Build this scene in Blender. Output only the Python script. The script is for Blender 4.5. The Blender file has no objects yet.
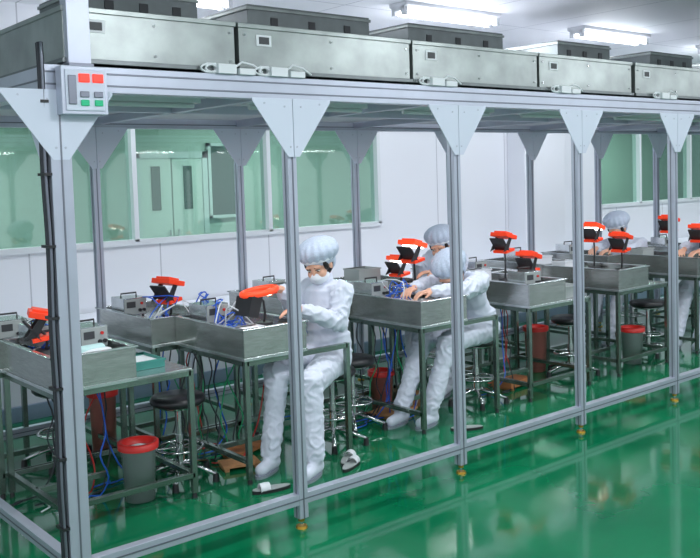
import bpy, bmesh, math, random
from mathutils import Matrix, Vector, Euler, noise as mnoise
random.seed(7)
scene=bpy.context.scene
COL=scene.collection
scene.view_settings.view_transform='Standard'

# ---------------------------------------------------------------- materials
MATS={}
def srgb(c):
    return tuple(((v/255)/12.92 if v/255<=0.04045 else (((v/255)+0.055)/1.055)**2.4) for v in c)
def mat(name,rgb,rough=.5,metal=0,noise=0,nscale=20,bump=0,bscale=60,emit=0,alpha=1,trans=0,spec=.5,stretch=None,coat=0):
    m=bpy.data.materials.new(name); m.use_nodes=True; nt=m.node_tree; b=nt.nodes['Principled BSDF']
    c=srgb(rgb)+(1,)
    b.inputs['Base Color'].default_value=c; b.inputs['Roughness'].default_value=rough; b.inputs['Metallic'].default_value=metal
    b.inputs['Specular IOR Level'].default_value=spec
    b.inputs['Coat Weight'].default_value=coat
    if alpha<1: b.inputs['Alpha'].default_value=alpha
    if trans: b.inputs['Transmission Weight'].default_value=trans
    if emit:
        b.inputs['Emission Color'].default_value=c; b.inputs['Emission Strength'].default_value=emit
    tc=nt.nodes.new('ShaderNodeTexCoord'); src=tc.outputs['Object']
    if stretch:
        mp=nt.nodes.new('ShaderNodeMapping'); mp.inputs['Scale'].default_value=stretch
        nt.links.new(src,mp.inputs['Vector']); src=mp.outputs['Vector']
    if noise:
        n=nt.nodes.new('ShaderNodeTexNoise'); n.inputs['Scale'].default_value=nscale; n.inputs['Detail'].default_value=4
        nt.links.new(src,n.inputs['Vector'])
        r=nt.nodes.new('ShaderNodeValToRGB')
        r.color_ramp.elements[0].position=.3; r.color_ramp.elements[1].position=.7
        r.color_ramp.elements[0].color=tuple(max(0,v*(1-noise)) for v in c[:3])+(1,)
        r.color_ramp.elements[1].color=tuple(min(1,v*(1+noise)) for v in c[:3])+(1,)
        nt.links.new(n.outputs['Fac'],r.inputs['Fac']); nt.links.new(r.outputs['Color'],b.inputs['Base Color'])
    if bump:
        n=nt.nodes.new('ShaderNodeTexNoise'); n.inputs['Scale'].default_value=bscale; n.inputs['Detail'].default_value=3
        nt.links.new(src,n.inputs['Vector'])
        bp=nt.nodes.new('ShaderNodeBump'); bp.inputs['Strength'].default_value=bump; bp.inputs['Distance'].default_value=.02
        nt.links.new(n.outputs['Fac'],bp.inputs['Height']); nt.links.new(bp.outputs['Normal'],b.inputs['Normal'])
    MATS[name]=m; return m
def seam_mat(name,rgb,line,px,py,w=.008,rough=.5,ax='X',ay=None):
    m=mat(name,rgb,rough); nt=m.node_tree; b=nt.nodes['Principled BSDF']
    tc=nt.nodes.new('ShaderNodeTexCoord'); sp=nt.nodes.new('ShaderNodeSeparateXYZ'); nt.links.new(tc.outputs['Object'],sp.inputs[0])
    def line_of(axis,p):
        a=nt.nodes.new('ShaderNodeMath'); a.operation='PINGPONG'; a.inputs[1].default_value=p/2; nt.links.new(sp.outputs[axis],a.inputs[0])
        l=nt.nodes.new('ShaderNodeMath'); l.operation='LESS_THAN'; l.inputs[1].default_value=w/2; nt.links.new(a.outputs[0],l.inputs[0]); return l.outputs[0]
    f=line_of(ax,px)
    if ay:
        g=line_of(ay,py); mx=nt.nodes.new('ShaderNodeMath'); mx.operation='MAXIMUM'; nt.links.new(f,mx.inputs[0]); nt.links.new(g,mx.inputs[1]); f=mx.outputs[0]
    mix=nt.nodes.new('ShaderNodeMix'); mix.data_type='RGBA'
    mix.inputs['A'].default_value=srgb(rgb)+(1,); mix.inputs['B'].default_value=srgb(line)+(1,)
    nt.links.new(f,mix.inputs['Factor']); nt.links.new(mix.outputs['Result'],b.inputs['Base Color'])
    return m
seam_mat('wall_panel',(228,231,238),(184,187,196),1.2,1,.012,.45)
seam_mat('ceiling_panel',(242,243,250),(190,192,202),1.2,2.4,.014,.5,'X','Y')
mat('beyond_wall',(190,206,200),.6)
mat('beyond_floor',(120,135,128),.3)
mat('alu',(184,189,204),.4,.45,noise=.04,nscale=8)
mat('alu_dark',(122,126,138),.4,.6)
mat('gusset',(208,214,230),.5,.05)
mat('roof_panel',(210,212,220),.6)
mat('galv',(150,157,156),.36,.7,noise=.2,nscale=5,bump=.04,bscale=14)
mat('galv_dark',(114,120,122),.4,.7,noise=.15,nscale=6)
mat('steel',(182,184,182),.22,.9,noise=.14,nscale=14,stretch=(1,1,8))
mat('steel_plate',(212,215,218),.18,.85,noise=.1,nscale=10)
mat('leg_steel',(130,146,138),.22,.85,noise=.1,nscale=10)
mat('chrome',(210,210,212),.12,1)
mat('brass',(190,150,60),.3,.9)
mat('black_plastic',(38,38,42),.4)
mat('black_vinyl',(38,38,42),.3,bump=.1,bscale=120)
mat('black_cable',(50,52,60),.55)
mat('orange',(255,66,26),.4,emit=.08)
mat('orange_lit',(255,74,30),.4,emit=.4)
mat('red',(214,44,40),.4)
mat('led_red',(255,50,30),.3,emit=.8)
mat('led_green',(20,170,120),.3,emit=.3)
mat('lamp_white',(255,250,240),.4,emit=6)
mat('tube_white',(250,252,255),.4,emit=8)
mat('white_plastic',(222,225,230),.4)
mat('white_paper',(230,233,238),.7)
mat('pale_cyan',(190,224,224),.5)
mat('teal_tray',(60,140,130),.4)
mat('cloth',(214,219,234),.8,bump=.08,bscale=60)
mat('cap_cloth',(186,197,216),.85,noise=.1,nscale=110,bump=.25,bscale=40)
mat('mask_cloth',(226,230,238),.8)
mat('boot_sole',(140,146,160),.6)
mat('skin',(226,172,146),.5,noise=.04,nscale=30)
mat('lips',(184,92,88),.45)
mat('hair',(24,20,20),.35)
mat('eye_white',(225,222,216),.2)
mat('eye_dark',(24,16,14),.15)
mat('bin_clear',(180,190,190),.2,alpha=.62)
mat('bin_red',(206,130,122),.4,alpha=.85)
mat('carton',(200,144,100),.8,noise=.2,nscale=12)
mat('wood',(176,112,70),.6,noise=.25,nscale=6,stretch=(8,1,1))
mat('blue_cable',(40,100,215),.4)
mat('red_cable',(200,50,50),.4)
mat('green_cable',(40,160,110),.4)
mat('grey_box',(160,166,166),.5)
mat('blue_grey',(120,140,160),.5)
mat('bench_white',(226,230,238),.5)
mat('counter_side',(206,210,220),.5)
mat('frame_white',(218,223,228),.4)
mat('door_white',(222,230,228),.5)
mat('door_glass',(96,112,110),.15)
mat('dark_glass',(84,100,100),.15)
mat('label_dark',(60,62,66),.5)
m=mat('epoxy_green',(8,118,72),.08,0,spec=.6); nt=m.node_tree; b=nt.nodes['Principled BSDF']
tc=nt.nodes.new('ShaderNodeTexCoord'); n=nt.nodes.new('ShaderNodeTexNoise'); n.inputs['Scale'].default_value=1.3; n.inputs['Detail'].default_value=6
nt.links.new(tc.outputs['Object'],n.inputs['Vector'])
r=nt.nodes.new('ShaderNodeValToRGB'); r.color_ramp.elements[0].position=.3; r.color_ramp.elements[1].position=.7
r.color_ramp.elements[0].color=srgb((6,104,68))+(1,); r.color_ramp.elements[1].color=srgb((14,122,80))+(1,)
nt.links.new(n.outputs['Fac'],r.inputs['Fac']); nt.links.new(r.outputs['Color'],b.inputs['Base Color'])
n2=nt.nodes.new('ShaderNodeTexNoise'); n2.inputs['Scale'].default_value=5; n2.inputs['Detail'].default_value=2
nt.links.new(tc.outputs['Object'],n2.inputs['Vector'])
bp=nt.nodes.new('ShaderNodeBump'); bp.inputs['Strength'].default_value=.06; bp.inputs['Distance'].default_value=.01
nt.links.new(n2.outputs['Fac'],bp.inputs['Height']); nt.links.new(bp.outputs['Normal'],b.inputs['Normal'])
m=bpy.data.materials.new('window_glass'); m.use_nodes=True; nt=m.node_tree
for q in list(nt.nodes):
    if q.type!='OUTPUT_MATERIAL': nt.nodes.remove(q)
out=[q for q in nt.nodes if q.type=='OUTPUT_MATERIAL'][0]
tr=nt.nodes.new('ShaderNodeBsdfTransparent'); tr.inputs[0].default_value=(.68,.83,.77,1)
gl=nt.nodes.new('ShaderNodeBsdfGlossy'); gl.inputs['Roughness'].default_value=.04
mx=nt.nodes.new('ShaderNodeMixShader'); mx.inputs[0].default_value=.12
nt.links.new(tr.outputs[0],mx.inputs[1]); nt.links.new(gl.outputs[0],mx.inputs[2]); nt.links.new(mx.outputs[0],out.inputs[0])
MATS['window_glass']=m

# ---------------------------------------------------------------- mesh builder
class MB:
    def __init__(s): s.v=[]; s.f=[]; s.m=[]; s.s=[]; s.slots=[]
    def add(s,vs,fs,mt,smooth=False):
        if mt not in s.slots: s.slots.append(mt)
        k=s.slots.index(mt); o=len(s.v); s.v+= [tuple(v) for v in vs]
        for f in fs: s.f.append(tuple(o+i for i in f)); s.m.append(k); s.s.append(smooth)
        return s
    def box(s,x0,x1,y0,y1,z0,z1,mt):
        v=[(x,y,z) for z in (z0,z1) for y in (y0,y1) for x in (x0,x1)]
        return s.add(v,[(0,2,3,1),(4,5,7,6),(0,1,5,4),(2,6,7,3),(0,4,6,2),(1,3,7,5)],mt)
    def obox(s,c,size,mt,R=None):
        R=R or Matrix.Identity(3); c=Vector(c)
        v=[c+R@Vector((x*size[0]/2,y*size[1]/2,z*size[2]/2)) for z in (-1,1) for y in (-1,1) for x in (-1,1)]
        return s.add(v,[(0,2,3,1),(4,5,7,6),(0,1,5,4),(2,6,7,3),(0,4,6,2),(1,3,7,5)],mt)
    def cyl(s,p0,p1,r0,r1,mt,n=14,caps=True):
        p0=Vector(p0);p1=Vector(p1); d=(p1-p0).normalized()
        a=d.orthogonal().normalized(); b=d.cross(a)
        v=[];f=[]
        for p,r in ((p0,r0),(p1,r1)):
            for i in range(n):
                t=2*math.pi*i/n; v.append(p+a*math.cos(t)*r+b*math.sin(t)*r)
        for i in range(n): j=(i+1)%n; f.append((i,j,n+j,n+i))
        s.add(v,f,mt,True)
        if caps:
            s.add(v[:n],[tuple(reversed(range(n)))],mt); s.add(v[n:],[tuple(range(n))],mt)
        return s
    def ell(s,c,r,mt,R=None,nu=16,nv=10,pleat=0,npl=0):
        c=Vector(c); R=R or Matrix.Identity(3)
        if not hasattr(r,'__len__'): r=(r,r,r)
        v=[c+R@Vector((0,0,-r[2]))]; f=[]
        for j in range(1,nv):
            ph=-math.pi/2+math.pi*j/nv
            for i in range(nu):
                t=2*math.pi*i/nu; k=1+pleat*math.cos(npl*t)*(1 if math.sin(ph)<.75 else .4)
                v.append(c+R@Vector((k*r[0]*math.cos(ph)*math.cos(t),k*r[1]*math.cos(ph)*math.sin(t),r[2]*math.sin(ph))))
        v.append(c+R@Vector((0,0,r[2]))); L=len(v)-1
        for i in range(nu): f.append((0,1+(i+1)%nu,1+i))
        for j in range(nv-2):
            for i in range(nu):
                a=1+j*nu+i; b=1+j*nu+(i+1)%nu; f.append((a,b,b+nu,a+nu))
        for i in range(nu): f.append((L,L-nu+i,L-nu+(i+1)%nu))
        return s.add(v,f,mt,True)
    def cap(s,p0,p1,r0,r1,mt,n=14):
        s.cyl(p0,p1,r0,r1,mt,n,True); s.ell(p0,r0,mt,nu=n,nv=8); s.ell(p1,r1,mt,nu=n,nv=8); return s
    def tube(s,pts,r,mt,n=8):
        P=[Vector(p) for p in pts]; v=[];f=[]; a=None
        for i,p in enumerate(P):
            d=((P[min(i+1,len(P)-1)]-P[max(i-1,0)])).normalized()
            if a is None: a=d.orthogonal().normalized()
            a=(a-d*a.dot(d)).normalized(); b=d.cross(a)
            for k in range(n):
                t=2*math.pi*k/n; v.append(p+a*math.cos(t)*r+b*math.sin(t)*r)
        for i in range(len(P)-1):
            for k in range(n):
                j=(k+1)%n; f.append((i*n+k,i*n+j,(i+1)*n+j,(i+1)*n+k))
        f2=[tuple(reversed(range(n))),tuple((len(P)-1)*n+k for k in range(n))]
        s.add(v,f+f2,mt,True); return s
    def prism(s,poly,off,mt):
        P=[Vector(p) for p in poly]; off=Vector(off); n=len(P)
        v=P+[p+off for p in P]; f=[tuple(range(n)),tuple(reversed(range(n,2*n)))]
        for i in range(n): j=(i+1)%n; f.append((i,n+i,n+j,j))
        return s.add(v,f,mt)
    def lathe(s,prof,mt,c=(0,0,0),n=24,pleat=0,np_=0,R=None):
        v=[];f=[];c=Vector(c); R=R or Matrix.Identity(3)
        for r,z in prof:
            for i in range(n):
                t=2*math.pi*i/n; rr=r*(1+pleat*math.cos(np_*t)) if np_ else r
                v.append(c+R@Vector((rr*math.cos(t),rr*math.sin(t),z)))
        for j in range(len(prof)-1):
            for i in range(n):
                k=(i+1)%n; f.append((j*n+i,j*n+k,(j+1)*n+k,(j+1)*n+i))
        return s.add(v,f,mt,True)
    def mesh(s,name):
        me=bpy.data.meshes.new(name); me.from_pydata(s.v,[],s.f)
        for q in s.slots: me.materials.append(MATS[q])
        for p,k,sm in zip(me.polygons,s.m,s.s): p.material_index=k; p.use_smooth=sm
        bm=bmesh.new(); bm.from_mesh(me); bmesh.ops.recalc_face_normals(bm,faces=bm.faces); bm.to_mesh(me); bm.free()
        me.update(); return me
    def done(s,name,loc=(0,0,0),rz=0,bevel=0,parent=None):
        return obj(name,s.mesh(name+'_mesh'),loc,rz,bevel,parent)
def obj(name,me,loc=(0,0,0),rz=0,bevel=0,parent=None,sc=1):
    o=bpy.data.objects.new(name,me); COL.objects.link(o); o.location=loc; o.rotation_euler=(0,0,rz); o.scale=(sc,sc,sc)
    if bevel:
        md=o.modifiers.new('b','BEVEL'); md.width=bevel; md.segments=2; md.limit_method='ANGLE'; md.angle_limit=math.radians(50)
    if parent: o.parent=parent
    return o
def empty(name,loc=(0,0,0),rz=0):
    o=bpy.data.objects.new(name,None); COL.objects.link(o); o.location=loc; o.rotation_euler=(0,0,rz); o.empty_display_size=.1; return o
def remeshed(mb,name,voxel,smooth=4,disp=None,parent=None,mt=None):
    o=mb.done(name,parent=None)
    r=o.modifiers.new('r','REMESH'); r.mode='VOXEL'; r.voxel_size=voxel; r.use_smooth_shade=True
    if smooth: q=o.modifiers.new('s','SMOOTH'); q.factor=.5; q.iterations=smooth
    dg=bpy.context.evaluated_depsgraph_get(); dg.update()
    me=bpy.data.meshes.new_from_object(o.evaluated_get(dg)); o.modifiers.clear(); o.data=me
    if disp:
        nv=[(v.co.copy(),v.normal.copy()) for v in me.vertices]
        for v,(c,nn) in zip(me.vertices,nv): v.co=c+nn*disp(c)
        me.update()
    me.materials.clear(); me.materials.append(MATS[mt or mb.slots[0]])
    for p in me.polygons: p.use_smooth=True; p.material_index=0
    if parent: o.parent=parent
    return o

S=1.2; W=2.335; H=2.25; RZ=.157; NB=8; LX=S*NB
CEIL=3.3; WY=3.7
# ---------------------------------------------------------------- room
MB().box(-6,18,-8,WY,-.1,0,'epoxy_green').done('floor')
MB().box(-6,18,-8,WY+.1,CEIL,CEIL+.1,'ceiling_panel').done('ceiling')
SILL=1.28; WT=2.42
w=MB()
w.box(-6,18,WY,WY+.12,0,SILL,'wall_panel'); w.box(-6,18,WY,WY+.12,WT,CEIL,'wall_panel')
w.box(-6,-2.2,WY,WY+.12,SILL,WT,'wall_panel'); w.box(5.1,9.15,WY,WY+.12,SILL,WT,'wall_panel'); w.box(15,18,WY,WY+.12,SILL,WT,'wall_panel')
w.done('wall_back')
MB().box(18,18.12,-8,WY,0,CEIL,'wall_panel').done('wall_right')
MB().box(7.25,8.05,WY-.28,WY-.001,.0,CEIL,'wall_panel').done('wall_column',bevel=.01)
MB().box(-6,7.25,WY-.015,WY-.001,0,.09,'frame_white').box(8.05,18,WY-.015,WY-.001,0,.09,'frame_white').done('baseboard_back')
def window(name,x0,x1,mull):
    w=MB(); t=.04
    w.box(x0,x1,WY-.02,WY+.10,SILL-.03,SILL+.02,'frame_white'); w.box(x0,x1,WY-.02,WY+.10,WT-.02,WT+.03,'frame_white')
    for x in [x0+.02]+mull+[x1-.02]: w.box(x-.022,x+.022,WY-.02,WY+.10,SILL,WT,'frame_white')
    w.box(x0,x1,WY+.04,WY+.046,SILL,WT,'window_glass')
    return w.done(name)
window('window_1',-2.2,5.1,[-.73,.72,2.17,3.62])
window('window_2',9.15,15,[10.2,11.6,13.2])
b=MB(); b.box(-4,18,6.5,6.6,0,CEIL,'beyond_wall'); b.done('wall_beyond')
MB().box(-4,18,WY+.12,6.5,-.1,0,'beyond_floor').done('floor_beyond')
MB().box(-4,18,WY+.12,6.5,2.9,3.0,'beyond_wall').done('ceiling_beyond')
d=MB()
for x0,x1 in ((3.6,4.03),(4.05,4.48)):
    d.box(x0,x1,6.44,6.48,.02,2.1,'door_white'); xm=(x0+x1)/2
    d.box(xm-.06,xm+.06,6.43,6.445,1.45,2.0,'door_glass'); d.cyl((x1-.05 if x0<3.9 else x0+.05,6.41,1.0),(x1-.05 if x0<3.9 else x0+.05,6.41,1.2),.012,.012,'chrome')
d.box(3.53,3.6,6.42,6.49,0,2.18,'frame_white'); d.box(4.48,4.55,6.42,6.49,0,2.18,'frame_white'); d.box(3.53,4.55,6.42,6.49,2.1,2.18,'frame_white')
d.done('door_1')
d=MB(); d.box(4.62,5.02,6.45,6.49,1.35,2.25,'dark_glass'); d.box(4.58,4.62,6.44,6.49,1.31,2.29,'frame_white'); d.box(5.02,5.06,6.44,6.49,1.31,2.29,'frame_white'); d.box(4.58,5.06,6.44,6.49,1.31,1.35,'frame_white'); d.box(4.58,5.06,6.44,6.49,2.25,2.29,'frame_white')
d.done('window_3')

# ---------------------------------------------------------------- ceiling lamps
def area(name,loc,sx,sy,power,color=(1,1,1),parent=None):
    L=bpy.data.lights.new(name,'AREA'); L.shape='RECTANGLE'; L.size=sx; L.size_y=sy; L.energy=power; L.color=color
    o=bpy.data.objects.new(name,L); COL.objects.link(o); o.location=loc
    if parent: o.parent=parent
    return o
f=MB(); f.box(-.62,.62,-.11,.11,-.03,0,'white_plastic'); f.prism([(-.62,-.11,-.03),(-.62,.11,-.03),(-.62,.04,-.07),(-.62,-.04,-.07)],(1.24,0,0),'white_plastic')
for y in (-.06,.06):
    f.cyl((-.58,y,-.085),(.58,y,-.085),.018,.018,'tube_white')
    for x in (-.6,.6): f.box(x-.02,x+.02,y-.022,y+.022,-.11,-.03,'white_plastic')
lampmesh=f.mesh('ceiling_lamp_mesh')
for (x,y) in [(4.55,2.08),(7.1,2.08),(9.7,2.08),(1.9,2.6),(12.5,2.08),(-1.5,-2.3),(1.2,-2.3),(3.9,-2.3),(6.6,-2.3),(9.5,-2.3)]:  # the row at negative y is unseen, added to light frame and floor
    e=empty('ceiling_lamp',(x,y,CEIL)); obj('lamp_body',lampmesh,parent=e)
    area('lamp_light',(0,0,-.13),1.1,.2,(38 if y<0 else 25) if x!=1.9 else 13,(.94,.97,1),e)
    L=bpy.data.lights.new('ceiling_fill','POINT'); L.energy=20 if y<0 else 14; L.shadow_soft_size=.14; L.color=(.92,.95,1)  # added bare point light, hung below the fixture to brighten the ceiling
    o=bpy.data.objects.new('ceiling_fill',L); COL.objects.link(o); o.location=(0,0,-.45); o.parent=e
for x in (1,5,9,13):  # unseen lamps added to light the room behind the windows
    e=empty('ceiling_lamp',(x,5.1,2.9)); obj('lamp_body',lampmesh,parent=e); area('lamp_light',(0,0,-.13),1.1,.2,50,(.92,1,.97),e)

# ---------------------------------------------------------------- clean booth
booth=empty('clean_booth')
fr=MB()
def profile(mb,x0,x1,y0,y1,z0,z1,ax):
    mb.box(x0,x1,y0,y1,z0,z1,'alu'); g=.003; w=.004
    if ax=='X':
        for y in (y0-g/2,y1+g/2):
            for zc in ([(z0+z1)/2] if z1-z0<.08 else [z0+(z1-z0)*.27,z0+(z1-z0)*.73]): mb.box(x0,x1,y-g/2,y+g/2,zc-w,zc+w,'alu_dark')
    elif ax=='Y':
        for x in (x0-g/2,x1+g/2): mb.box(x-g/2,x+g/2,y0,y1,(z0+z1)/2-w,(z0+z1)/2+w,'alu_dark')
    else:
        for x in (x0-g/2,x1+g/2): mb.box(x-g/2,x+g/2,(y0+y1)/2-w,(y0+y1)/2+w,z0,z1,'alu_dark')
        for y in (y0-g/2,y1+g/2): mb.box((x0+x1)/2-w,(x0+x1)/2+w,y-g/2,y+g/2,z0,z1,'alu_dark')
t=.027
for i in range(NB+1):
    for Y in (0,W):
        tt=.045 if (i==0 and Y==0) else t
        profile(fr,i*S-tt,i*S+tt,Y-tt,Y+tt,.055,H-.05,'Z')
for Y in (0,W):
    profile(fr,-.05,LX+.05,Y-.035,Y+.035,H-.05,H+.06,'X')
    profile(fr,-.03,LX+.03,Y-.025,Y+.025,RZ-.028,RZ+.028,'X')
for X in (0,LX):
    profile(fr,X-.035,X+.035,.035,W-.035,H-.05,H+.06,'Y')
    profile(fr,X-.025,X+.025,.025,W-.025,RZ-.028,RZ+.028,'Y')
for i in range(1,NB): fr.box(i*S-.03,i*S+.03,.035,W-.035,H-.03,H+.03,'alu')
fr.box(-.05,LX,W/2-.03,W/2+.03,H-.03,H+.03,'alu')
fr.box(.055,.155,-.035,.03,H+.06,CEIL,'alu')
fr.box(.05,.16,-.05,.04,H+.05,H+.07,'alu_dark')
fr.done('frame',bevel=.003,parent=booth)
g=MB()
for i in range(NB+1):
    for Y,sg in ((0,-1),(W,-1)):
        yy=Y+sg*.04
        zt=H-.045; h=.29; ww=.24
        for sx in (-1,1):
            if i==0 and Y==W and sx<0: continue
            x=i*S
            g.prism([(x+sx*.002,yy,zt),(x+sx*ww,yy,zt),(x+sx*ww,yy,zt-.015),(x+sx*.035,yy,zt-h),(x+sx*.002,yy,zt-h)],(0,-.006*sg*-1,0),'gusset')
            for q,r in ((.05,.04),(.17,.025),(.02,.24)): g.cyl((x+sx*q,yy-.008,zt-r),(x+sx*q,yy+.002,zt-r),.005,.005,'alu',8)
for y0,sg in ((0,1),(W,-1)):
    g.prism([(-.052,y0,H-.045),(-.052,y0+sg*.26,H-.045),(-.052,y0+sg*.04,H-.36),(-.052,y0,H-.36)],(.006,0,0),'gusset')
g.done('gusset_plates',parent=booth)
rp=MB()
for i in range(NB):
    rp.box(i*S+.04,(i+1)*S-.04,.05,W/2-.04,H+.02,H+.05,'roof_panel'); rp.box(i*S+.04,(i+1)*S-.04,W/2+.04,W-.05,H+.02,H+.05,'roof_panel')
rp.done('roof_panels',parent=booth)
ft=MB()
for i in range(NB+1):
    for Y in (0,W):
        ft.cyl((i*S,Y,0),(i*S,Y,.012),.032,.028,'brass'); ft.cyl((i*S,Y,.012),(i*S,Y,.055),.009,.009,'chrome'); ft.cyl((i*S,Y,.035),(i*S,Y,.05),.018,.018,'brass',6)
ft.done('leveling_feet',parent=booth)
for i in (0,1,2,3,4,5):  # tubes added under the roof to fill the booth interior with light
    e=MB(); e.box(-.45,.45,-.03,.03,-.02,.02,'white_plastic'); e.cyl((-.42,0,-.033),(.42,0,-.033),.013,.013,'white_plastic')
    o=e.done('booth_fill_tube',(i*S+.6,.62+0.0,H-.0),bevel=0)
    area('booth_fill_light',(0,0,-.06),.85,.05,8,(.95,.97,1),o)

# ---------------------------------------------------------------- fan filter units
def ffu(x0,x1,y0,y1,z0,z1):
    L=x1-x0; D=y1-y0; h=z1-z0; u=MB()
    u.box(0,L,0,D,0,h,'galv'); u.box(-.012,L+.012,-.015,D+.015,0,.02,'galv_dark'); u.box(-.006,L+.006,-.008,D+.008,h-.018,h+.004,'galv')
    u.box(.10,.19,-.004,0,h-.10,h-.045,'white_plastic'); u.box(.115,.175,-.007,-.003,h-.09,h-.055,'label_dark')
    for x in (.03,L*.5,L-.03): 
        for z in (.05,h-.05): u.cyl((x,-.006,z),(x,0,z),.006,.006,'chrome',8)
    u.lathe([(.001,h+.004),(.2,h+.004),(.2,h+.05),(.17,h+.06),(.14,h+.04),(.001,h+.035)],'galv_dark',(L/2,D/2,0))
    return u.done('fan_filter_unit',(x0,y0,z0),bevel=.004)
for x0,x1 in [(.05,.90),(.925,2.06),(2.085,3.19),(3.215,4.26),(4.31,5.4),(5.45,6.6),(6.65,7.8),(7.85,9.0)]:
    ffu(x0,x1,.0,1.08,H+.075,H+.31)
for x0,x1 in [(.75,1.5),(1.88,2.95),(3.35,4.45),(5.2,6.0),(6.7,7.5),(8.2,9.0)]:
    h=MB(); L=x1-x0
    h.box(0,L,0,.7,0,.655,'galv_dark'); h.box(-.01,L+.01,-.01,.71,.62,.64,'galv')
    h.box(-.01,L+.01,-.01,.71,.0,.02,'galv_dark')
    for q in (.2,.5,.8): h.box(L*q-.03,L*q+.03,-.006,0,.5,.58,'label_dark')
    h.done('blower_housing',(x0,1.35,H+.065),bevel=.005)
def junction(x,y,z):
    j=MB(); j.box(-.05,.05,-.025,.025,0,.045,'white_plastic'); j.box(.07,.16,-.02,.02,0,.03,'white_plastic')
    pts=[(-.05-.05*math.sin(t)-t*.004,.0,.025+.02*math.cos(t)) for t in [k*.6 for k in range(22)]]
    j.tube(pts,.006,'white_plastic',6); j.tube([(.05,0,.03),(.09,-.01,.06),(.16,0,.05),(.22,.01,.02)],.006,'white_plastic',6)
    j.done('junction_box',(x,y,z),bevel=.004)
for x in (.82,1.12,2.23,3.42,4.62,5.8): junction(x,-.045+.01,H+.06)

# ---------------------------------------------------------------- control box & conduit
c=MB(); c.box(-.10,.10,0,.06,-.10,.10,'alu'); c.box(-.085,.085,-.006,0,-.085,.085,'gusset')
for x,z in ((-.005,.05),(.055,.05)): c.box(x-.024,x+.024,-.012,-.005,z-.018,z+.018,'led_red')
for x in (-.005,.055): c.box(x-.02,x+.02,-.012,-.005,-.03,-.005,'alu_dark'); c.box(x-.018,x+.018,-.014,-.005,-.065,-.04,'led_green')
c.box(-.075,-.04,-.012,-.005,-.06,.06,'alu_dark')
c.done('control_box',(.09,-.106,H-.05),bevel=.004,parent=booth)
k=MB(); zz=H+.15; P=[]
while zz>.03: P.append((-.060+.003*math.sin(zz*9),-.018+.003*math.cos(zz*7),zz)); zz-=.05
k.tube(P,.013,'black_cable',10)
k.tube([(p[0]+.0,p[1]+.026,p[2]) for p in P],.009,'black_cable',8)
k.tube([(p[0]-.004,p[1]-.02,p[2]) for p in P],.006,'alu_dark',8)
zz=H-.1
while zz>.1:
    k.box(-.078,-.044,-.05,.025,zz,zz+.012,'black_plastic'); zz-=.3
k.done('cable_conduit',parent=booth)

# ---------------------------------------------------------------- workbenches
def bench_mesh(open_side,w=.77,d=.77,h=.74,bw=.42):
    t=.016; b=MB()
    L=[(0,0),(w,0),(0,d),(w,d)]
    for x,y in L: b.box(x-t,x+t,y-t,y+t,.03,h,'leg_steel'); b.cyl((x,y,0),(x,y,.035),.017,.012,'black_plastic')
    for x in (bw,): 
        for y in (d,): b.box(x-t,x+t,y-t,y+t,.03,h,'leg_steel'); b.cyl((x,y,0),(x,y,.03),.015,.012,'black_plastic')
    b.box(0,w,-t,t,h-.032,h,'leg_steel'); b.box(0,w,d-t,d+t,h-.032,h,'leg_steel'); b.box(-t,t,0,d,h-.032,h,'leg_steel'); b.box(bw-t,bw+t,0,d,h-.032,h,'leg_steel')
    b.box(0,w,d-t,d+t,.12,.15,'leg_steel'); b.box(-t,t,0,d,.12,.15,'leg_steel')
    b.box(0,bw,d*.5-t,d*.5+t,.12,.15,'leg_steel')
    if not open_side:
        b.box(w-t,w+t,0,d,h-.032,h,'leg_steel'); b.box(w-t,w+t,0,d,.12,.15,'leg_steel'); b.box(0,w,-t,t,.12,.15,'leg_steel')
        b.box(bw+.01,w+.01,-.01,d+.01,h,h+.012,'steel_plate')
    x0,x1,y0,y1,z0,z1=-.025,bw+.01,-.03,d+.02,h+.001,h+.185; q=.008
    b.box(x0,x1,y0,y0+q,z0,z1,'steel'); b.box(x0,x1,y1-q,y1,z0,z1,'steel'); b.box(x0,x0+q,y0+q,y1-q,z0,z1,'steel'); b.box(x1-q,x1,y0+q,y1-q,z0,z1,'steel')
    b.box(x0+q,x1-q,y0+q,y1-q,z1-.05,z1-.04,'steel_plate')
    b.box(x0-.012,x1+.012,y0-.012,y0+.018,z1,z1+.008,'steel_plate'); b.box(x0-.012,x1+.012,y1-.018,y1+.012,z1,z1+.008,'steel_plate')
    b.box(x0-.012,x0+.018,y0,y1,z1,z1+.008,'steel_plate'); b.box(x1-.018,x1+.012,y0,y1,z1,z1+.008,'steel_plate')
    b.box(x0-.004,x1+.004,y0-.004,y0,z0,z0+.02,'steel_plate'); b.box(x0-.004,x0,y0,y1,z0,z0+.02,'steel_plate')
    return b.mesh('workbench_mesh')
BO=bench_mesh(True); BC=bench_mesh(False)
for x,y,me in [(.25,.78,BC),(1.37,.74,BO),(2.82,.745,BO),(4.0,.76,BC),(5.2,.76,BC),(6.5,.76,BO),(7.8,.76,BC),
               (-.1+.3,1.56,BC),(1.2,1.56,BC),(2.3,1.56,BC),(3.3,1.56,BO),(4.3,1.56,BC),(5.25,1.56,BC),(6.22,1.56,BO),(7.5,1.56,BC)]:
    obj('workbench',me,(x,y,0),bevel=.002)
TZ=.74+.145   # tray floor

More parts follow.
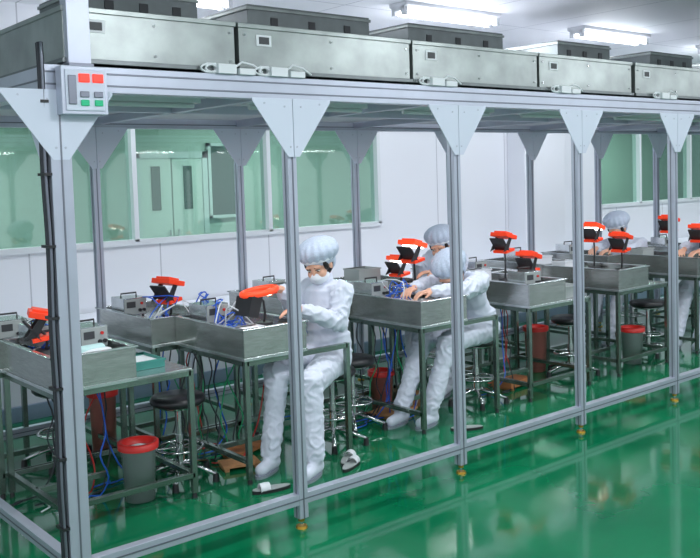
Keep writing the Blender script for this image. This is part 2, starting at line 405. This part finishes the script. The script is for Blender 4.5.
# ---------------------------------------------------------------- inspection lamps with orange shields
def insp(x,y,z,rz=0,lit=True,h=.22,kind=0,sc=1):
    l=MB()
    l.cyl((0,0,0),(0,0,.018),.06,.055,'black_plastic',20)
    l.tube([(0,0,.015),(.01,0,h*.5),(0.0,0,h),(-.03,0,h+.03)],.008,'black_plastic',8)
    c=Vector((-.06,0,h+.02))
    if kind==0:
        R=Matrix.Rotation(math.radians(-38),3,'Y'); Rt=Matrix.Rotation(math.radians(14),3,'Y')
        l.obox(c+Vector((-.01,0,.015)),(.012,.14,.15),'black_plastic',R)
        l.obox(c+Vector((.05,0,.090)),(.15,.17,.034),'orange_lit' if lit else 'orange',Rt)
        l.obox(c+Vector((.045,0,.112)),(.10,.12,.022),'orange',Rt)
        for yy in (-.07,.064): l.prism([c+Vector((-.055,yy,-.04)),c+Vector((.03,yy,.08)),c+Vector((.07,yy,.07)),c+Vector((.02,yy,-.02))],(0,.006,0),'black_plastic')
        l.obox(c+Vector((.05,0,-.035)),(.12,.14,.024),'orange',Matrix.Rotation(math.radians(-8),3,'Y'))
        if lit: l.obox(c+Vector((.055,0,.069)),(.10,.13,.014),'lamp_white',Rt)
    else:
        l.tube([c+Vector((.13*math.cos(t)+.03,.08*math.sin(t),.045+.012*math.cos(t))) for t in [k*math.pi/10 for k in range(21)]],.019,'orange_lit',8)
        l.obox(c+Vector((.03,0,.035)),(.2,.12,.02),'orange',None)
        l.prism([c+Vector((-.10,-.07,.03)),c+Vector((.0,-.07,.03)),c+Vector((-.05,-.07,-.11)),c+Vector((-.13,-.07,-.09))],(0,.008,0),'black_plastic')
        l.prism([c+Vector((-.10,-.07,.03)),c+Vector((-.10,.07,.03)),c+Vector((-.13,.07,-.09)),c+Vector((-.13,-.07,-.09))],(.008,0,0),'black_plastic')
        if lit: l.obox(c+Vector((.03,0,.022)),(.14,.08,.01),'lamp_white')
    return l.done('inspection_lamp',(x,y,z),rz,bevel=.003)
TT=TZ
for a in [(.36,1.2,TT,-.3,False,.10,0),(1.70,1.02,TT,.15,True,.15,1),(3.20,1.2,TT,.1,True,.29,0),(1.46,1.8,TT,.3,False,.13,0),
          (4.36,1.3,TT,.1,False,.27,0),(4.34,1.02,TT,.2,False,.12,0),(5.56,1.25,TT,.1,True,.28,0),(5.55,.95,TT,.1,False,.2,0),(6.86,1.25,TT,.1,False,.28,0),(6.82,.9,TT,.1,False,.2,0),
          (3.66,1.85,TT,.1,True,.10,0)]:
    insp(*a[:7])

# ---------------------------------------------------------------- stools
def stool_mesh(h=.50):
    s=MB()
    s.lathe([(.001,h-.035),(.15,h-.035),(.165,h-.02),(.168,h),(.155,h+.018),(.001,h+.022)],'black_vinyl',n=28)
    s.lathe([(.001,h-.05),(.12,h-.05),(.12,h-.035),(.001,h-.035)],'chrome',n=24)
    s.cyl((0,0,.09),(0,0,h-.05),.019,.019,'chrome'); s.cyl((0,0,.09),(0,0,.28),.028,.026,'chrome')
    s.tube([(.14*math.cos(t),.14*math.sin(t),.2) for t in [k*math.pi/12 for k in range(25)]],.009,'chrome')
    for k in range(5):
        a=k*2*math.pi/5+.3; c_,s_=math.cos(a),math.sin(a)
        s.tube([(0,0,.11),(c_*.12,s_*.12,.085),(c_*.23,s_*.23,.045)],.014,'chrome')
        s.cyl((c_*.23,s_*.23,0),(c_*.23,s_*.23,.05),.022,.016,'black_plastic')
        s.cyl((0,0,.2),(c_*.14,s_*.14,.2),.006,.006,'chrome')
    return s.mesh('stool_mesh')
SM=stool_mesh()
for x,y in [(1.12,1.12),(2.23,1.02),(3.70,1.05),(.72,1.98),(4.14,1.88),(2.56,1.2),(7.1,1.85),(7.42,1.05),(4.98,1.1),(6.2,1.1)]:
    obj('stool',SM,(x,y,0))
# ---------------------------------------------------------------- bins
def bin_(x,y,mt='bin_clear',h=.33,r=.1,fill='white_paper'):
    b=MB(); b.lathe([(.001,.004),(r*.85,.004),(r,h),(r+.012,h+.004),(r+.012,h-.012),(r-.004,h-.008),(r*.82,.012),(.001,.012)],mt,n=28)
    b.lathe([(r+.014,h-.03),(r+.016,h+.008),(r-.006,h+.01),(r-.02,h-.03)],'red',n=28)
    b.ell((0,0,h-.06),(r*.8,r*.8,.05),fill); b.ell((.02,.01,h-.15),(r*.75,r*.72,.1),'white_plastic')
    b.done('waste_bin',(x,y,0))
bin_(.78,.98); bin_(1.02,1.98,'bin_red',.42,.09); bin_(5.75,.98); bin_(4.9,1.42,'bin_red',.4,.1); bin_(3.05,1.44,'bin_red',.3,.09)
# ---------------------------------------------------------------- floor clutter
def board(name,x,y,rz,sx,sy,h,mt):
    b=MB(); b.box(-sx/2,sx/2,-sy/2,sy/2,.02,.02+h,mt)
    for q in (-.4,.4): b.box(sx*q-.015,sx*q+.015,-sy/2,sy/2,0,.02,mt)
    b.done(name,(x,y,0),rz,bevel=.003)
board('wooden_footrest',1.68,1.28,.4,.3,.16,.03,'wood'); board('wooden_footrest',1.5,1.06,-.3,.24,.15,.02,'carton'); board('wooden_footrest',3.02,1.28,.2,.34,.22,.02,'carton'); board('wooden_footrest',3.35,1.4,.6,.2,.2,.06,'carton')
board('wooden_footrest',4.3,1.2,.1,.3,.2,.05,'wood')
def carton(x,y,z,sx,sy,sz,mt='grey_box',name='parts_box',rz=0,lid=True):
    b=MB(); t=.006
    b.box(-sx/2,sx/2,-sy/2,sy/2,0,t,mt)
    b.box(-sx/2,sx/2,-sy/2,-sy/2+t,t,sz,mt); b.box(-sx/2,sx/2,sy/2-t,sy/2,t,sz,mt); b.box(-sx/2,-sx/2+t,-sy/2+t,sy/2-t,t,sz,mt); b.box(sx/2-t,sx/2,-sy/2+t,sy/2-t,t,sz,mt)
    b.box(-sx/2-.006,sx/2+.006,-sy/2-.006,-sy/2+t,sz-.012,sz,mt); b.box(-sx/2-.006,sx/2+.006,sy/2-t,sy/2+.006,sz-.012,sz,mt)
    if lid: b.box(-sx/2+t,sx/2-t,-sy/2+t,sy/2-t,sz*.6,sz*.66,'white_paper')
    b.done(name,(x,y,z),rz,bevel=.002)
def instrument(x,y,z,sx=.17,sy=.2,sz=.13,rz=0):
    b=MB(); b.box(-sx/2,sx/2,-sy/2,sy/2,.012,sz,'steel_plate'); b.box(-sx/2+.006,sx/2-.006,-sy/2-.006,-sy/2,.018,sz-.006,'grey_box')
    b.box(-sx/2+.02,0,-sy/2-.009,-sy/2-.005,sz*.5,sz*.82,'label_dark')
    for q in (.03,.06): b.cyl((q,-sy/2-.02,sz*.35),(q,-sy/2-.005,sz*.35),.011,.011,'black_plastic',12)
    b.cyl((.045,-sy/2-.016,sz*.7),(.045,-sy/2-.005,sz*.7),.009,.009,'red',12)
    for q in (-1,1):
        for r_ in (-1,1): b.cyl((q*(sx/2-.02),r_*(sy/2-.02),0),(q*(sx/2-.02),r_*(sy/2-.02),.014),.009,.009,'black_plastic',8)
    b.tube([(-sx/3,0,sz),(-sx/3,0,sz+.025),(sx/3,0,sz+.025),(sx/3,0,sz)],.006,'black_plastic')
    b.done('bench_instrument',(x,y,z),rz,bevel=.003)
def slipper(x,y,rz):
    s=MB()
    n=20; pts=[(.12*math.cos(2*math.pi*i/n),.038*math.sin(2*math.pi*i/n)*(1+.15*math.cos(2*math.pi*i/n)),0) for i in range(n)]
    s.prism(pts,(0,0,.018),'black_plastic'); s.prism([(p[0]*.96,p[1]*.95,.018) for p in pts],(0,0,.004),'grey_box')
    s.lathe([(.034,-.03),(.036,0),(.034,.03)],'white_plastic',(.045,0,.02),20,R=Matrix.Rotation(math.pi/2,3,'Y'))
    s.done('slipper',(x,y,0),rz)
slipper(2.0,.56,.5); slipper(2.06,.66,.6); slipper(1.40,.56,2.9)
slipper(3.1,.6,2.6)
cb=MB()
def smooth_path(pts):
    Q=[]
    for i in range(len(pts)-1):
        p0=Vector(pts[max(i-1,0)]);p1=Vector(pts[i]);p2=Vector(pts[i+1]);p3=Vector(pts[min(i+2,len(pts)-1)])
        for t_ in (0,.33,.66):
            Q.append(.5*((2*p1)+(-p0+p2)*t_+(2*p0-5*p1+4*p2-p3)*t_**2+(-p0+3*p1-3*p2+p3)*t_**3))
    Q.append(Vector(pts[-1])); return [(q.x,q.y,max(.01,q.z)) for q in Q]
for i in range(46):
    x0,y0=random.choice([(1.5,1.3),(1.7,1.2),(2.9,1.3),(3.1,1.2),(4.2,1.2),(.6,1.3),(1.45,1.7),(1.5,1.3),(2.5,1.7),(3.0,1.3)])
    x0+=random.uniform(-.15,.15); y0+=random.uniform(-.12,.12)
    m_=random.choice(['blue_cable','red_cable','green_cable','black_cable','white_plastic','blue_cable','black_cable'])
    pts=[]; x,y=x0,y0
    for k_ in range(11):
        z=.72*(1-k_/6) if k_<6 else .012
        x+=random.uniform(-.05,.05)+(.0 if k_<6 else random.uniform(-.12,.05)); y+=random.uniform(-.04,.04); pts.append((x,y,max(.012,z)))
    cb.tube(smooth_path(pts),.005,m_,6)
cb.done('cable_tangle')
tc_=MB()
for (x,y) in [(1.5,1.25),(1.35,1.75),(.4,1.35),(1.55,1.15),(2.95,1.1),(1.6,1.7),(1.5,1.4)]:
    for m_ in ('blue_cable','blue_cable','white_plastic'):
        pts=[(x+random.uniform(-.1,.1),y+random.uniform(-.12,.12),TZ+.01+random.choice([0,.0,.03,.09,.14])) for k_ in range(7)]; pts[0]=(pts[0][0],pts[0][1],TZ+.008); pts[-1]=(pts[-1][0],pts[-1][1],TZ+.008)
        tc_.tube(smooth_path(pts),.0045,m_,6)
tc_.done('signal_cable')
g=MB(); g.cap((-.08,0,.03),(.06,.03,.03),.03,.028,'pale_cyan'); g.ell((.0,.02,.02),(.12,.07,.02),'white_paper'); g.done('cloth_roll',(.50,.90,TT),bevel=0)
carton(.84,1.05,.753,.2,.26,.05,'teal_tray','parts_tray')
for x,y,sx,sy,sz,mt in [(1.5,.9,.22,.16,.02,'white_paper'),(2.95,.9,.2,.14,.02,'white_paper'),(4.2,1.46,.2,.12,.1,'bench_white'),
    (2.45,1.8,.24,.3,.12,'grey_box'),(3.45,2.1,.24,.2,.14,'grey_box'),(5.35,1.42,.2,.15,.08,'white_plastic'),(6.62,1.42,.2,.15,.1,'grey_box'),(8.0,1.1,.24,.2,.14,'grey_box'),(5.4,1.8,.24,.2,.1,'bench_white')]:
    carton(x,y,TT,sx,sy,sz,mt)
for x,y in [(.42,1.42),(1.5,1.36),(1.3,2.1),(.36,1.8),(2.5,2.12),(2.92,1.38),(4.5,1.8),(4.12,.9),(5.5,2.12),(7.65,1.8),(.57,1.15),(4.5,2.1),(6.38,2.15)]:
    instrument(x,y,TT,rz=random.uniform(-.2,.2))
for x,y in [(2.9,1.85),(1.75,1.85),(4.6,1.2),(4.88,1.9),(4.62,.92),(8.39,1.2),(5.8,1.3)]:
    carton(x,y,.753,.22,.24,.1,random.choice(['grey_box','white_plastic','blue_grey']))
l=MB(); l.box(-3,16,-.28,.28,.66,.70,'bench_white'); l.box(-3,16,-.22,.26,.0,.12,'blue_grey'); l.box(-3,16,-.2,.26,.12,.66,'counter_side')
x=-2.4
while x<16: l.box(x-.01,x+.01,-.215,-.195,.12,.66,'alu'); x+=1.2
l.done('wall_counter',(0,WY-.31,0),bevel=.004)

# ---------------------------------------------------------------- workers
def Rz_to(d,side=Vector((0,1,0))):
    z=Vector(d).normalized(); y=(side-z*side.dot(z)).normalized(); x=y.cross(z); return Matrix((x,y,z)).transposed()
def hand(name,wrist,direction,palm_n,thumb_side,parent,curl=.5):
    x=Vector(direction).normalized(); n=Vector(palm_n); n=(n-x*n.dot(x)).normalized()
    z=-n; y=z.cross(x); M=Matrix((x,y,z)).transposed(); w=Vector(wrist); P=lambda *a: w+M@Vector(a); ts=thumb_side
    h=MB(); h.cap(P(-.03,0,0),P(.02,0,0),.024,.026,'skin')
    h.ell(P(.05,0,0),(.046,.038,.016),'skin',M); h.ell(P(.035,ts*.018,-.004),(.03,.02,.016),'skin',M)
    lens=[(.026,.075),(.009,.083),(-.009,.078),(-.026,.062)]
    for i,(yy,L) in enumerate(lens):
        yy*=ts; p=Vector((.082,yy,0)); a=.15
        for seg,(fr,r0,r1) in enumerate([(.45,.0095,.0088),(.3,.0088,.008),(.25,.008,.007)]):
            a+=curl*(.6+.2*i*.5); q=p+Vector((math.cos(a)*L*fr,yy*.08,-math.sin(a)*L*fr)); h.cap(P(*p),P(*q),r0,r1,'skin',8); p=q
        h.cap(P(.05,yy*.8,0),P(.082,yy,0),.011,.0097,'skin',8)
    p=Vector((.02,ts*.026,-.004)); q=p+Vector((.03,ts*.026,-.01)); h.cap(P(*p),P(*q),.013,.011,'skin',8)
    p=q; q=p+Vector((.028,ts*.006,-.012)); h.cap(P(*p),P(*q),.0105,.008,'skin',8)
    return remeshed(h,name,.0042,2,parent=parent,mt='skin')
def worker(J):
    root=empty('worker',(0,0,0))
    V=lambda k: Vector(J[k])
    b=MB(); C='cloth'
    pel=V('pelvis'); neck=V('neck'); sp=(neck-pel); R=Rz_to(sp)
    b.cap(V('hipL'),V('hipR'),.12,.12,C); b.ell(pel+sp*.12,(.14,.185,.16),C,R)
    b.ell(pel+sp*.38,(.125,.165,.18),C,R); b.ell(pel+sp*.68,(.13,.185,.18),C,R)
    b.cap(V('shL'),V('shR'),.072,.072,C); b.cap(pel+sp*.82,neck,.11,.072,C)
    segs=[(pel,neck,True)]
    for s in 'LR':
        b.cap(V('sh'+s),V('el'+s),.077,.06,C); d=(V('wr'+s)-V('el'+s)).normalized()
        b.cap(V('el'+s),V('wr'+s)-d*.04,.06,.046,C); b.cap(V('wr'+s)-d*.06,V('wr'+s)-d*.015,.042,.036,C)
        b.cap(V('hip'+s),V('kn'+s),.112,.08,C); b.cap(V('kn'+s),V('an'+s),.076,.056,C)
        k=V('an'+s); b.ell(k+(V('kn'+s)-k)*.22,(.066,.066,.06),C)
        a=V('an'+s); toe=V('toe'+s); f=(toe-a); f.z=0; fn=f.normalized()
        heel=Vector((a.x,a.y,.055))-fn*.03; tp=Vector((a.x,a.y,.045))+fn*.13
        b.cap(a,heel,.05,.045,C); b.cap(heel,tp,.047,.038,C)
        for p_,q_ in (('sh','el'),('el','wr'),('hip','kn'),('kn','an')): segs.append((V(p_+s),V(q_+s),False))
    SG=[]
    for p0,p1,tor in segs:
        d=p1-p0; L=d.length; d=d/L; a=d.orthogonal().normalized(); SG.append((p0,d,L,a,d.cross(a),tor))
    def fold(c):
        best=None
        for i,(p0,d,L,a,bb,tor) in enumerate(SG):
            v=c-p0; s_=max(0,min(L,v.dot(d))); dist=(v-d*s_).length-(.09 if tor else 0)
            if best is None or dist<best[0]: best=(dist,i,s_,v-d*s_)
        _,i,s_,rd=best; p0,d,L,a,bb,tor=SG[i]
        low=mnoise.noise(c*6)*.010
        if c.z<.10: return low*.3
        if tor:
            q=Vector((c.x*4.5,c.y*4.5,c.z*9+2.5*c.y)); A=.012
        else:
            n_=rd.normalized() if rd.length>1e-5 else a
            q=Vector((s_*19+i*7.3,n_.dot(a)*1.1+s_*2,n_.dot(bb)*1.1)); e=min(s_,L-s_)
            A=.008+.009*max(0,1-e/.13)
        r=abs(mnoise.noise(q)); rg=max(0,1-r*2.6); return low+A*(rg**1.6)-.003
    remeshed(b,'coverall_body',.009,5,fold,root,'cloth')
    so=MB()
    for s in 'LR':
        a=V('an'+s); toe=V('toe'+s); f=(toe-a); f.z=0; fn=f.normalized(); sd=Vector((0,0,1)).cross(fn); n=24; c0=Vector((a.x,a.y,0))+fn*.05
        so.prism([c0+fn*.128*math.cos(2*math.pi*i/n)+sd*.043*math.sin(2*math.pi*i/n)*(1+.12*math.cos(2*math.pi*i/n)) for i in range(n)],(0,0,.02),'boot_sole')
    so.done('boot_soles',parent=root)
    hc=V('head'); fw=Vector(J['look']).normalized(); up=Vector(J.get('hup',(0,0,1))); up=(up-fw*up.dot(fw)).normalized(); yv=up.cross(fw)
    K=1.07
    M=Matrix((fw,yv,up)).transposed()*1; P=lambda *a: hc+M@(Vector(a)*K)
    s3=lambda *a: tuple(q*K for q in a)
    h=MB(); h.ell(P(-.008,0,.012),s3(.095,.074,.1),'skin',M,24,16); h.ell(P(.028,0,-.05),s3(.058,.054,.062),'skin',M,20,12)
    h.ell(P(.066,0,-.098),s3(.02,.024,.018),'skin',M); h.cap(P(.084,0,.012),P(.097,0,-.026),.008,.0105,'skin',10)
    for s in (-1,1):
        h.ell(P(.058,s*.036,-.03),s3(.032,.026,.03),'skin',M); h.ell(P(.092,s*.009,-.03),.008,'skin'); h.ell(P(.078,s*.03,.026),(.014,.026,.009),'skin',M)
        h.ell(P(-.006,s*.075,-.012),s3(.018,.009,.03),'skin',M)
    h.ell(P(.084,0,-.058),(.014,.022,.014),'skin',M)
    h.cap(P(-.015,0,-.07),neck+Vector((0,0,.0)),.05,.054,'skin')
    remeshed(h,'head',.005,3,parent=root,mt='skin')
    fc=MB()
    for s in (-1,1):
        fc.ell(P(.079,s*.031,.005),(.009,.0145,.006),'eye_white',M,12,8); fc.ell(P(.0855,s*.031,.003),(.0045,.0055,.0052),'eye_dark',M,10,8)
        fc.cap(P(.087,s*.017,.024),P(.078,s*.046,.027),.0028,.0022,'hair',8); fc.cap(P(.0865,s*.019,.0105),P(.077,s*.044,.0095),.0026,.002,'hair',8)
    fc.ell(P(.094,0,-.054),(.006,.02,.0045),'lips',M,12,8); fc.ell(P(.093,0,-.063),(.006,.016,.0055),'lips',M,12,8)
    fc.done('face_features',parent=root)
    mk=MB(); mk.ell(P(.044,0,-.058),s3(.069,.062,.047),'mask_cloth',M,24,14); mk.ell(P(.088,0,-.042),s3(.030,.034,.029),'mask_cloth',M,20,12)
    for s in (-1,1): mk.tube([P(.02,s*.064,-.03),P(.0,s*.08,-.01),P(-.015,s*.083,.01)],.002,'mask_cloth',6)
    remeshed(mk,'face_mask',.005,4,parent=root,mt='mask_cloth')
    hr=MB(); hr.ell(P(-.02,0,-.005),s3(.089,.079,.088),'hair',M,24,14)
    for s in (-1,1): hr.ell(P(.03,s*.066,.018),s3(.026,.013,.042),'hair',M)
    remeshed(hr,'hair',.006,2,parent=root,mt='hair')
    cp=MB(); Rc=M@Matrix.Rotation(math.radians(-14),3,'Y')
    cp.ell(P(-.045,0,.072),s3(.138,.128,.088),'cap_cloth',Rc,96,20,.03,16)
    cp.ell(P(-.03,0,.032),s3(.112,.096,.075),'cap_cloth',Rc,32,16)
    cp.ell(P(-.065,0,-.005),s3(.062,.082,.085),'cap_cloth',M,24,14)
    cp.lathe([(.101*K,-.012),(.106*K,0),(.106*K,.022),(.101*K,.034)],'mask_cloth',P(-.018,0,.036),48,0,0,Rc)
    cp.done('bouffant_cap',parent=root)
    for s,ts in (('L',-1),('R',1)):
        hand('hand_'+s,V('wr'+s),Vector(J['hd'+s]),J.get('pn'+s,(0,0,-1)),ts*-1,root,J.get('curl',.35))
    return root
w1=dict(pelvis=(2.22,1.02,.64),neck=(2.17,1.0,1.12),head=(2.125,.98,1.235),look=(-.85,-.42,-.5),hup=(-.3,0,1),
  hipL=(2.2,.93,.61),hipR=(2.22,1.11,.61),shL=(2.19,.84,1.06),shR=(2.19,1.17,1.06),
  elL=(2.11,.77,.87),wrL=(1.88,.85,.975),hdL=(-1,.35,.05),elR=(2.04,1.17,.92),wrR=(1.865,1.04,1.09),hdR=(-1,-.2,.15),
  knL=(1.78,.655,.55),anL=(1.74,.585,.11),toeL=(1.5,.46,0),knR=(1.72,.93,.58),anR=(1.60,.85,.11),toeR=(1.35,.73,0))
worker(w1)
w2=dict(pelvis=(3.7,1.02,.64),neck=(3.45,.98,1.01),head=(3.33,.94,1.06),look=(-.72,-.15,-.8),hup=(-.6,0,1),
  hipL=(3.68,.93,.61),hipR=(3.68,1.12,.61),shL=(3.5,.81,.99),shR=(3.5,1.15,.99),
  elL=(3.3,.76,.955),wrL=(3.06,.88,.965),hdL=(-1,.3,-.1),elR=(3.27,1.16,.96),wrR=(3.06,1.05,.975),hdR=(-1,-.25,-.1),
  knL=(3.2,.86,.57),anL=(3.0,.86,.11),toeL=(2.7,.8,0),knR=(3.18,1.1,.58),anR=(2.88,1.04,.11),toeR=(2.6,.98,0))
worker(w2)
def shift(J,dx,dy,dz=0):
    K=dict(J)
    for k,v in J.items():
        if isinstance(v,tuple) and k not in('look','hdL','hdR','pnL','pnR','hup'): K[k]=(v[0]+dx,v[1]+dy,v[2]+(dz if k[:2] not in('an','to') else 0))
    return K
w3=shift(w1,2.0,.83); w3['look']=(-.9,-.4,-.45); w3['head']=(4.10,1.8,1.18); w3['neck']=(4.16,1.82,1.09); worker(w3)
w4=shift(w2,3.4,.8); w4['head']=(6.7,1.76,1.17);w4['neck']=(6.82,1.78,1.08);w4['look']=(-.85,-.2,-.5); worker(w4)
w5=shift(w2,3.74,0); worker(w5)

# ---------------------------------------------------------------- world, camera
wd=bpy.data.worlds.new('world'); scene.world=wd; wd.use_nodes=True
wd.node_tree.nodes['Background'].inputs[0].default_value=(.84,.90,1,1); wd.node_tree.nodes['Background'].inputs[1].default_value=1.02
yaw,pit,rol=.87801,.06052,-.0306
fwd=Vector((math.cos(yaw)*math.cos(pit),math.sin(yaw)*math.cos(pit),-math.sin(pit))); r0=Vector((math.sin(yaw),-math.cos(yaw),0)); u0=r0.cross(fwd)
rr=r0*math.cos(rol)+u0*math.sin(rol); uu=rr.cross(fwd)
cam=bpy.data.cameras.new('camera'); co=bpy.data.objects.new('camera',cam); COL.objects.link(co)
M=Matrix((rr,uu,-fwd)).transposed().to_4x4(); M.translation=Vector((-1.47603,-3.68937,1.81289)); co.matrix_world=M
cam.sensor_width=36; cam.lens=896.24/700*36; cam.clip_start=.05
cam.shift_x=0; cam.shift_y=-(279-229.85)/700
scene.camera=co
